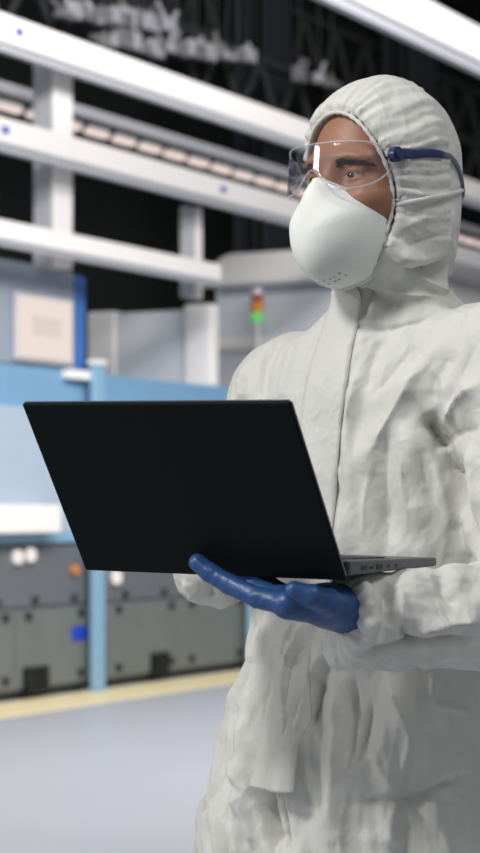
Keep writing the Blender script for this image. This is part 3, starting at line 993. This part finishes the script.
# ---- zip flap: a strip lying on the front, its lower end hanging free
def front(l, z_, lift):
    cx, cy = np.interp(z_, TZ, TCX), np.interp(z_, TZ, TCY)
    o = V3(cx, cy, z_) + TL * l + TFw * .5
    hit = bvh1.ray_cast(Vector(o), Vector(-TFw))
    return np.array(hit[0]) + TFw * lift
def strip(name, z0, z1, lfun, n, m, lift, flare, par, thick=.0016):
    verts, faces = [], []
    for i in range(n + 1):
        z_ = z0 + (z1 - z0) * i / n
        a, b = lfun(i / n)
        row = []
        for k in range(m + 1):
            row.append(front(a + (b - a) * k / m, z_, 0))
        row = np.array(row)
        verts.append(row)
    G = np.array(verts)
    # smooth so the strip bridges creases instead of following them
    for _ in range(10):
        H_ = G.copy()
        H_[1:-1] = np.maximum(((G[2:] + G[:-2]) / 2 * .5 + G[1:-1] * .5) @ TFw, 0)[..., None] * 0 + (G[2:] + G[:-2]) / 4 + G[1:-1] / 2
        H_[:, 1:-1] = (H_[:, 2:] + H_[:, :-2]) / 4 + H_[:, 1:-1] / 2
        G = H_
    out, inn = [], []
    for i in range(n + 1):
        t = i / n
        for k in range(m + 1):
            e = lift + (.009 * min(1, t * 2.2) if flare else 0) + flare * max(0, (t - .5) / .5) ** 1.5 + .0025 * math.sin(k / m * math.pi)
            p = G[i, k] + TFw * e
            out.append(p + TFw * thick); inn.append(p)
    w = m + 1; N = len(out)
    for i in range(n):
        for k in range(m):
            q = (i * w + k, i * w + k + 1, (i + 1) * w + k + 1, (i + 1) * w + k)
            faces.append(q); faces.append(tuple(N + x for x in q[::-1]))
    rim = [k for k in range(m + 1)] + [i * w + m for i in range(1, n + 1)] + [n * w + k for k in range(m - 1, -1, -1)] + [i * w for i in range(n - 1, 0, -1)]
    for a, b in zip(rim, rim[1:] + rim[:1]):
        faces.append((b, a, N + a, N + b))
    return pobj(name, out + inn, faces, M['tyvek'], True, par)
strip('zip_flap', 1.535, 1.13, lambda t: (-.052 - .006 * t, .012 + .002 * t), 70, 10, .0012, .0, coverall)
strip('storm_flap', 1.085, .903, lambda t: (-.062 + .006 * t, -.004 + .030 * t), 48, 12, -.004, .022, coverall)

# zip slider under the chin
zp = pick(350, 297, bvh1)
if zp is not None:
    zn = TFw * .8 + UP * .1
    v, f = tube_mesh([zp + zn * .002 + UP * .006, zp + zn * .004, zp + zn * .003 - UP * .012], [1, 1, .7], 8, flat=(.006, .003), normals=[TFw] * 3)
    o = pobj('zip_slider', v, f, M['zip'], True, coverall); o['label'] = 'small dark brass zip slider'
# ---- boots
for an in (AN_L, AN_R):
    def boot(P, an=an):
        d = cap(P, an + V3(0, 0, .09), an + V3(0, 0, -.02), .062, .056)
        d = smin(d, cap(P, an + V3(0, 0, -.045) - TFw * .03, an + V3(0, 0, -.05) + TFw * .17, .054, .046), .04)
        return smax(d, -(P[:, 2] - .0), .012)
    v, q = surface_nets(boot, np.arange(an[0] - .28, an[0] + .2, .008), np.arange(an[1] - .30, an[1] + .2, .008), np.arange(-.03, .28, .008))
    v = project(boot, v, 2); v[:, 2] = np.maximum(v[:, 2], .0005)
    pobj('overshoe', v, q, M['boot'])

# ---- eyes and brows
for s in (-1, 1):
    c = h2w((s * .032, .0755, -.001))
    gz = HR @ V3(-.12, .985, .02); gz /= np.linalg.norm(gz)
    a1 = np.cross(gz, UP); a1 /= np.linalg.norm(a1); a2 = np.cross(a1, gz)
    vs, fs, mi = [], [], []
    rings, seg = 30, 36
    for i in range(rings + 1):
        ph = math.pi * i / rings
        for k in range(seg):
            a = 2 * math.pi * k / seg
            rr = .0126 + (.0006 if ph < .44 else 0)
            vs.append(c + rr * (gz * math.cos(ph) + math.sin(ph) * (a1 * math.cos(a) + a2 * math.sin(a))))
    for i in range(rings):
        for k in range(seg):
            fs.append((i * seg + k, (i + 1) * seg + k, (i + 1) * seg + (k + 1) % seg, i * seg + (k + 1) % seg))
            mi.append(2 if i < 2 else (1 if i < 5 else 0))
    e = pobj('eye', vs, fs, [M['sclera'], M['iris'], M['pupil']])
    e.data.polygons.foreach_set('material_index', mi)
    # brow: a tapered band of hair on the brow ridge
    P = []
    for t in np.linspace(0, 1, 18):
        l = s * (.014 + .042 * t); u = .0118 + .005 * math.sin(t * math.pi * .75) - .004 * t
        for f_ in np.arange(.13, .02, -.0008):
            p = h2w((l, f_, u))
            if head(p[None, :])[0] < 0: break
        P.append(p)
    g = grad(head, np.array(P)); g /= np.linalg.norm(g, axis=1)[:, None]
    hv, hf = [], []
    for q in range(220):
        t = random.random(); i = min(16, int(t * 17))
        p = P[i] + (P[i + 1] - P[i]) * (t * 17 - i) + UP * random.gauss(0, .0024) * (1.25 - .7 * t)
        p = project(head, p[None, :], 2)[0]
        g_ = g[i]; d_ = (P[i + 1] - P[i]); d_ /= np.linalg.norm(d_)
        d_ = d_ + UP * (.55 - .9 * t) + g_ * .18
        d_ /= np.linalg.norm(d_)
        n_ = random.uniform(.005, .008)
        v, f = tube_mesh([p - g_ * .0005, p + d_ * n_ * .5 + g_ * .0008, p + d_ * n_ + g_ * .0003], [.00042, .00038, .00012], 4)
        hf += [tuple(x + len(hv) for x in ff) for ff in f]; hv += v
    pobj('eyebrow', hv, hf, M['brow'])

# ---- respirator
RIM = [(0, (0, .118, -.008)), (35, (.030, .088, -.022)), (70, (.058, .048, -.037)), (95, (.063, .040, -.060)), (120, (.057, .040, -.094)),
       (150, (.036, .054, -.126)), (180, (0, .072, -.141)), (210, (-.036, .054, -.126)), (240, (-.057, .040, -.094)),
       (265, (-.063, .040, -.060)), (290, (-.058, .048, -.037)), (325, (-.030, .088, -.022))]
cen = V3(0, .062, -.078); apex = V3(0, .143, -.082)
R_ = [np.array(p) for _, p in RIM]
n_th = 96
rimc = []
ext = R_[-2:] + R_ + R_[:3]
for i in range(n_th):
    u_ = i / n_th * len(R_); k = int(u_); t = u_ - k
    a, b, c_, d_ = ext[k + 1:k + 5]
    rimc.append(.5 * ((2 * b) + (-a + c_) * t + (2 * a - 5 * b + 4 * c_ - d_) * t * t + (-a + 3 * b - 3 * c_ + d_) * t ** 3))
n_ph = 26
def dome(scale=1.0, dz=0.0):
    vs = []
    for j in range(n_ph + 1):
        ph = j / n_ph * math.pi / 2
        for i in range(n_th):
            R = rimc[i]
            cw_ = math.cos(ph) ** .86 * scale
            p = cen + (R - cen) * V3(cw_, 0, cw_) + V3(0, R[1] - cen[1] + (apex[1] - R[1]) * math.sin(ph) - (1 - scale) * .06, (apex - cen)[2] * math.sin(ph))
            # soft moulded ridge running to the nose, pinched at the bridge
            th_ = 2 * math.pi * i / n_th
            top = math.exp(-((min(th_, 2 * math.pi - th_)) / .42) ** 2)
            p = p + V3(0, -.004, .002) * top * math.sin(ph) * math.cos(ph)
            vs.append(p)
    return vs
outer = [h2w(p) for p in dome(1.0)]
inner = [h2w(p) for p in dome(.965)]
fs = []
NV = len(outer)
for j in range(n_ph):
    for i in range(n_th):
        a, b = j * n_th + i, j * n_th + (i + 1) % n_th
        q = (a, b, b + n_th, a + n_th)
        fs.append(q); fs.append(tuple(NV + x for x in q[::-1]))
for i in range(n_th):
    fs.append((i, NV + i, NV + (i + 1) % n_th, (i + 1) % n_th))
respirator = pobj('respirator', outer + inner, fs, M['mask'])
# crimped edge band
cv = [h2w(p) for p in rimc]; cv = cv + cv[:2]
cw = np.array([h2w(cen)] * len(cv))
nr = [HF for _ in cv]
v, f = tube_mesh(cv, [1 + .10 * (i % 2) for i in range(len(cv))], 8, flat=(.0065, .0028), normals=nr)
pobj('sealing_edge', v, f, M['mask'], True, respirator)
# small illegible print near the chin
pv, pf = [], []
for row in range(2):
    for k in range(7):
        i = int(n_th * (.43 + .019 * k)); j = 7 + row * 2
        p = np.array(outer[j * n_th + i]); q = np.array(outer[j * n_th + i + 1]); r_ = np.array(outer[(j + 1) * n_th + i])
        nrm = np.cross(q - p, r_ - p); nrm /= np.linalg.norm(nrm)
        if nrm @ (p - h2w(cen)) < 0: nrm = -nrm
        e1 = (q - p); e2 = (r_ - p) * .55
        base = p + nrm * .0005
        b0 = len(pv)
        kw = .35 + .4 * ((k * 7 + row * 3) % 5) / 5
        pv += [base, base + e1 * kw, base + e1 * kw + e2, base + e2] + [x + nrm * .0004 for x in (base, base + e1 * kw, base + e1 * kw + e2, base + e2)]
        pf += [(b0 + a, b0 + b, b0 + c_, b0 + d_) for a, b, c_, d_ in ((0, 1, 2, 3), (7, 6, 5, 4), (0, 4, 5, 1), (1, 5, 6, 2), (2, 6, 7, 3), (3, 7, 4, 0))]
pobj('printed_mark', pv, pf, M['maskprint'], False, respirator)
# straps across the hood
def hug(p, off):
    q = project(hood, np.array([p], float), 4)[0]
    g = grad(hood, np.array([q]))[0]; g /= np.linalg.norm(g)
    hit = bvh1.ray_cast(Vector(q + g * .05), Vector(-g), .1)
    base = np.array(hit[0]) if hit[0] is not None else q
    return base + g * off, g
for sgn in (1, -1):
    raw = spline([h2w((sgn * .058, .048, -.040)), h2w((sgn * .085, .040, -.036)), h2w((sgn * .095, .0, -.026)), h2w((sgn * .085, -.06, -.012)), h2w((sgn * .045, -.11, .0)), h2w((0, -.13, .004))], 34)
    P, Nn = [], []
    for i, p in enumerate(raw):
        q, g = hug(p, .0022)
        w = min(1, max(0, (i - 2) / 4))
        P.append(p * (1 - w) + q * w); Nn.append(g)
    P = [P[0]] + [(P[i - 1] + P[i] * 2 + P[i + 1]) / 4 for i in range(1, len(P) - 1)] + [P[-1]]
    v, f = tube_mesh(P, [1] * len(P), 8, flat=(.0052, .0022), normals=Nn)
    pobj('strap', v, f, M['strap'], True, respirator)

# ---- goggles
ga, gb, gf = .079, .058, .066
def lens_pt(a, u, off=0.0):
    tilt = (u - .01) * -.10
    return h2w(((ga + off) * math.sin(a), gf + (gb + off) * math.cos(a) + tilt, u))
def lens_lim(a):
    """upper and lower edge at wrap angle a (0 = nose)"""
    t = abs(a) / 1.62
    top = .037 - .020 * t ** 5
    nose = math.exp(-(a / .26) ** 2)
    bot = -.024 + .028 * nose + .030 * t ** 4
    return top, bot
NA, NU = 72, 14
lo, li = [], []
for i in range(NA + 1):
    a = -1.62 + 3.24 * i / NA
    tp_, bt_ = lens_lim(a)
    for k in range(NU + 1):
        u = bt_ + (tp_ - bt_) * k / NU
        lo.append(lens_pt(a, u)); li.append(lens_pt(a, u, -.0018))
fs = []
w = NU + 1; NV = len(lo)
for i in range(NA):
    for k in range(NU):
        q = (i * w + k, (i + 1) * w + k, (i + 1) * w + k + 1, i * w + k + 1)
        fs.append(q); fs.append(tuple(NV + x for x in q[::-1]))
ring = [i * w for i in range(NA + 1)] + [NA * w + k for k in range(1, NU + 1)] + [i * w + NU for i in range(NA - 1, -1, -1)] + [k for k in range(NU - 1, 0, -1)]
for a, b in zip(ring, ring[1:] + ring[:1]): fs.append((b, a, NV + a, NV + b))
gog = pobj('goggles', lo + li, fs, M['lens']); gog['label'] = 'clear wraparound goggles lens'
rp = [lo[i] for i in ring]; rp += rp[:2]
v, f = tube_mesh(rp, [.0012] * len(rp), 8)
pobj('lens_rim', v, f, M['rim'], True, gog)
for sgn in (1, -1):
    # hinge disc and temple arm running back over the hood
    hp = h2w((sgn * .0845, .064, .021)); ax = HL * sgn
    bm = bmesh.new()
    add_cyl(bm, hp - ax * .004, hp + ax * .006, .0095, 32)
    add_cyl(bm, hp + ax * .006, hp + ax * .009, .0055, 24)
    o = bm_obj('hinge', bm, M['hinge'], None, False); under_part(o, gog)
    raw = spline([h2w((sgn * .087, .062, .022)), h2w((sgn * .10, .040, .025)), h2w((sgn * .10, .012, .028)), h2w((sgn * .10, -.012, .028))], 16)
    P, Nn = [], []
    for i, p in enumerate(raw):
        q, g = hug(p, .0035)
        wv = min(1, i / 5); P.append(p * (1 - wv) + q * wv); Nn.append(g)
    v, f = tube_mesh(P, list(np.linspace(1.15, .75, len(P))), 10, flat=(.0125, .0055), normals=Nn)
    pobj('temple_arm', v, f, M['hinge'], True, gog)
    raw = spline([h2w((sgn * .10, -.010, .029)), h2w((sgn * .10, -.040, .027)), h2w((sgn * .09, -.062, .014)), h2w((sgn * .08, -.085, -.008)), h2w((sgn * .05, -.115, -.014))], 18)
    P, Nn = [], []
    for p in raw:
        q, g = hug(p, .002); P.append(q); Nn.append(g)
    v, f = tube_mesh(P, list(np.linspace(1.0, .8, len(P))), 10, flat=(.0075, .0034), normals=Nn)
    pobj('temple_tip', v, f, M['temple'], True, gog)
    # side shield
    vs = [lens_pt(sgn * 1.50, u) + HL * sgn * .001 for u in np.linspace(-.012, .030, 8)] + [h2w((sgn * .083, .045, u)) for u in np.linspace(-.006, .028, 8)]
    o = mesh_obj('side_shield', vs, [(i, i + 1, i + 9, i + 8) for i in range(7)], M['lens'], None, True)
    sm_ = o.modifiers.new('thick', 'SOLIDIFY'); sm_.thickness = .0015
    under_part(o, gog)

# ---- gloves
def glove_obj(name, f, lo_, hi_, label=None):
    hstep = .0026
    v, q = surface_nets(f, np.arange(lo_[0], hi_[0], hstep), np.arange(lo_[1], hi_[1], hstep), np.arange(lo_[2], hi_[2], hstep))
    v = project(f, v, 3)
    n = vnormals(v, q)
    v = v + n * ((ridge(v * 60) * .0007 + ridge(v * 130 + 4) * .0003)[:, None])
    o = pobj(name, v, q, M['glove'])
    return o
def chain(P, pts, rs):
    d = cap(P, pts[0], pts[1], rs[0], rs[1])
    for i in range(1, len(pts) - 1):
        d = smin(d, cap(P, pts[i], pts[i + 1], rs[i], rs[i + 1]), .003)
    return d
# hand under the laptop: palm up, thumb to the camera, index curled up on the lid
WL = V3(.128, 2.482, 1.137)
FIN_L = [
 ([V3(.052, 2.421, 1.146), V3(.020, 2.436, 1.153), V3(-.012, 2.457, 1.167), V3(-.034, 2.467, 1.180), V3(-.048, 2.472, 1.191)], [.0130, .0112, .0106, .0102, .0092]),
 ([V3(.045, 2.447, 1.150), V3(.014, 2.480, 1.164), V3(-.008, 2.505, 1.169), V3(-.020, 2.518, 1.171)], [.0125, .0108, .0100, .0088]),
 ([V3(.050, 2.468, 1.150), V3(.022, 2.500, 1.164), V3(.002, 2.524, 1.169), V3(-.008, 2.538, 1.171)], [.0122, .0104, .0097, .0085]),
 ([V3(.060, 2.488, 1.149), V3(.036, 2.514, 1.163), V3(.020, 2.536, 1.168), V3(.012, 2.548, 1.171)], [.0115, .0094, .0086, .0076]),
]
TH_L = ([V3(.122, 2.462, 1.138), V3(.098, 2.424, 1.148), V3(.078, 2.405, 1.156), V3(.059, 2.404, 1.162)], [.018, .0140, .0118, .0100])
def glove_l(P):
    d = cap(P, WL + V3(.02, .012, -.004), WL, .020, .025)
    for pts, rs in FIN_L:
        m = cap(P, WL, pts[0], .021, rs[0] + .003)
        d = smin(d, m, .012)
    pal = cap(P, V3(.100, 2.445, 1.144), V3(.100, 2.478, 1.143), .020)
    d = smin(d, pal, .015)
    for pts, rs in FIN_L:
        d = smin(d, chain(P, pts, rs), .004)
    d = smin(d, chain(P, *TH_L), .007)
    return d
glove_obj('glove', glove_l, (-.07, 2.37, 1.08), (.22, 2.57, 1.215))
# hand resting on the keyboard
WRG = WR_R + V3(-.003, -.01, -.004)
kd = V3(-.509, -.856, -.088)                       # towards the hinge, along the base
FIN_R = []
for k, (dx, ln) in enumerate(((-.033, .060), (-.011, .070), (.012, .067), (.034, .052))):
    side = V3(.86, -.51, -.02)
    mcp = V3(-.036, 2.708, 1.246) + side * dx * 1.0
    tip = mcp + kd * ln + V3(0, 0, -.034)
    mid_ = mcp + kd * ln * .55 + V3(0, 0, .002)
    FIN_R.append(([mcp, mid_, mcp + kd * ln * .85 + V3(0, 0, -.016), tip], [.0115, .0100, .0092, .0080]))
def glove_r(P):
    d = cap(P, WRG + V3(.01, .02, 0), WRG, .026, .024)
    for pts, rs in FIN_R:
        d = smin(d, cap(P, WRG, pts[0], .019, rs[0] + .002), .012)
    for pts, rs in FIN_R:
        d = smin(d, chain(P, pts, rs), .004)
    sd = V3(.86, -.51, -.02)
    return smin(d, chain(P, [WRG + sd * .012, WRG + kd * .03 + sd * .036, WRG + kd * .06 + sd * .044 + V3(0, 0, -.012), WRG + kd * .075 + sd * .04 + V3(0, 0, -.022)], [.016, .013, .011, .009]), .007)
glove_obj('glove', glove_r, (-.14, 2.60, 1.17), (.08, 2.80, 1.29))

# ================================================================== LAPTOP
LE1 = Vector((0.86003, -0.50988, -0.01947)).normalized()
LE2 = Vector((0.50946, 0.85596, 0.08816)).normalized()
LE3 = LE1.cross(LE2).normalized()
LW, LD, TILT = .345, .231, .5173
LC = Vector((-.0329, 2.4953, 1.1753))
lap = thing('laptop', 'open black laptop held up in a blue gloved hand', 'laptop', LC)
lap.rotation_euler = Matrix((LE1, LE2, LE3)).transposed().to_euler()
BS = math.radians(-5.2)
MB = Matrix.Translation((0, .010, .0215)) @ Matrix.Rotation(BS, 4, 'X')           # base deck: hinge end raised
BD = LD - .008
bm = bmesh.new(); add_box(bm, -LW / 2, LW / 2, 0, BD, -.0165, 0, .0028, 3)
for v in bm.verts:
    if v.co.z < -.008: v.co.z += .0075 * max(0, (v.co.y - .03) / BD)
bmesh.ops.transform(bm, matrix=MB, verts=bm.verts)
base = bm_obj('base', bm, M['lapgrey'], lap)
box('keyboard_deck', M['lapgrey'], base, -LW / 2 + .012, LW / 2 - .012, .014, LD - .10, -.0004, .0004, 0, 1, MB)
bm = bmesh.new()
for r_ in range(6):
    n = 15 if r_ < 5 else 9
    kw = (LW - .04) / n
    for k in range(n):
        x = -LW / 2 + .02 + k * kw
        y = .020 + r_ * .018
        add_box(bm, x + .001, x + kw - .001, y, y + .016, 0, .0016)
bmesh.ops.transform(bm, matrix=MB, verts=bm.verts)
bm_obj('keys', bm, M['port'], base)
box('touchpad', M['seam'], base, -.055, .055, LD - .090, LD - .022, -.0004, .0003, 0, 1, MB)
for a, b, z0_, z1_ in ((.030, .042, -.0110, -.0060), (.050, .058, -.0100, -.0070), (.066, .080, -.0110, -.0050), (.094, .099, -.0090, -.0060), (.112, .118, -.0085, -.0060)):
    box('port', M['port'], base, LW / 2 - .002, LW / 2 + .0006, a, b, z0_, z1_, 0, 1, MB)
# lid: hinged on the base's far edge from the user, leaning outward
ct, st = math.cos(TILT), math.sin(TILT)
ML = Matrix(((1, 0, 0, 0), (0, ct, -st, 0), (0, st, ct, 0), (0, 0, 0, 1)))     # local x, y (thickness, towards user), z (up the lid)
bm = bmesh.new(); add_box(bm, -LW / 2, LW / 2, 0, .0055, .0, LD, .0022, 3, ML)
lid = bm_obj('lid', bm, M['lid'], lap)
bm = bmesh.new(); add_box(bm, -LW / 2 + .006, LW / 2 - .006, .0055, .0060, .012, LD - .006, 0, 1, ML); bm_obj('screen', bm, M['glassblk'], lid)
bm = bmesh.new()
add_box(bm, -LW / 2 + .0022, LW / 2 - .0022, .0035, .0058, LD - .0012, LD + .0003, 0, 1, ML)
add_box(bm, LW / 2 - .0012, LW / 2 + .0003, .0035, .0058, .004, LD - .002, 0, 1, ML)
add_box(bm, -LW / 2 - .0003, -LW / 2 + .0012, .0035, .0058, .004, LD - .002, 0, 1, ML)
o = bm_obj('edge_trim', bm, M['lapedge'], lid); o['label'] = 'thin bright edge'
for sx in (-1, 1):
    bm = bmesh.new(); add_cyl(bm, (sx * .11 - .02, .0085, .012), (sx * .11 + .02, .0085, .012), .0045, 20); bm_obj('hinge', bm, M['seam'], lap, True)

# ================================================================== LIGHT
def area(name, loc, look, size, power, color=(1, 1, 1), size_y=None):
    l = bpy.data.lights.new(name, 'AREA'); l.energy = power; l.color = color
    l.size = size
    if size_y: l.shape = 'RECTANGLE'; l.size_y = size_y
    o = link(bpy.data.objects.new(name, l))
    o.location = loc
    o.rotation_euler = (Vector(look) - Vector(loc)).to_track_quat('-Z', 'Y').to_euler()
    return o
area('hall_area_light', (-2.3, 1.0, 4.0), (.2, 2.85, 1.3), .7, 104, (1, .99, .96))
area('hall_area_light', (1.8, 1.4, 5.0), (.2, 2.9, 1.2), 1.2, 50, (1, .99, .96))
area('hall_area_light', (-6.5, 2.0, 3.4), (.1, 2.8, 1.2), .9, 105, (1, .98, .95))
area('hall_area_light', (-1.0, 5.5, 6.4), (-1.0, 15, 2.8), 2.5, 280, (1, .96, .93))
area('hall_area_light', (5.0, 11.0, 7.4), (1.5, 17, 2.2), 3.0, 440, (1, .96, .93))
area('hall_area_light', (1.2, 8.0, 6.0), (.3, 17, 3.4), 2.0, 640, (1, .97, .95))  # unseen light added to brighten the machine ends facing the camera
wd = bpy.data.worlds.new('hall_ambience'); SC.world = wd; wd.use_nodes = True
wd.node_tree.nodes['Background'].inputs[0].default_value = (.94, .97, 1.0, 1)
wd.node_tree.nodes['Background'].inputs[1].default_value = .29

SC.view_settings.view_transform = 'Standard'
SC.view_settings.look = 'None'
SC.view_settings.gamma = 1.0
SC.view_settings.exposure = 0.0
SC.view_settings.use_curve_mapping = False
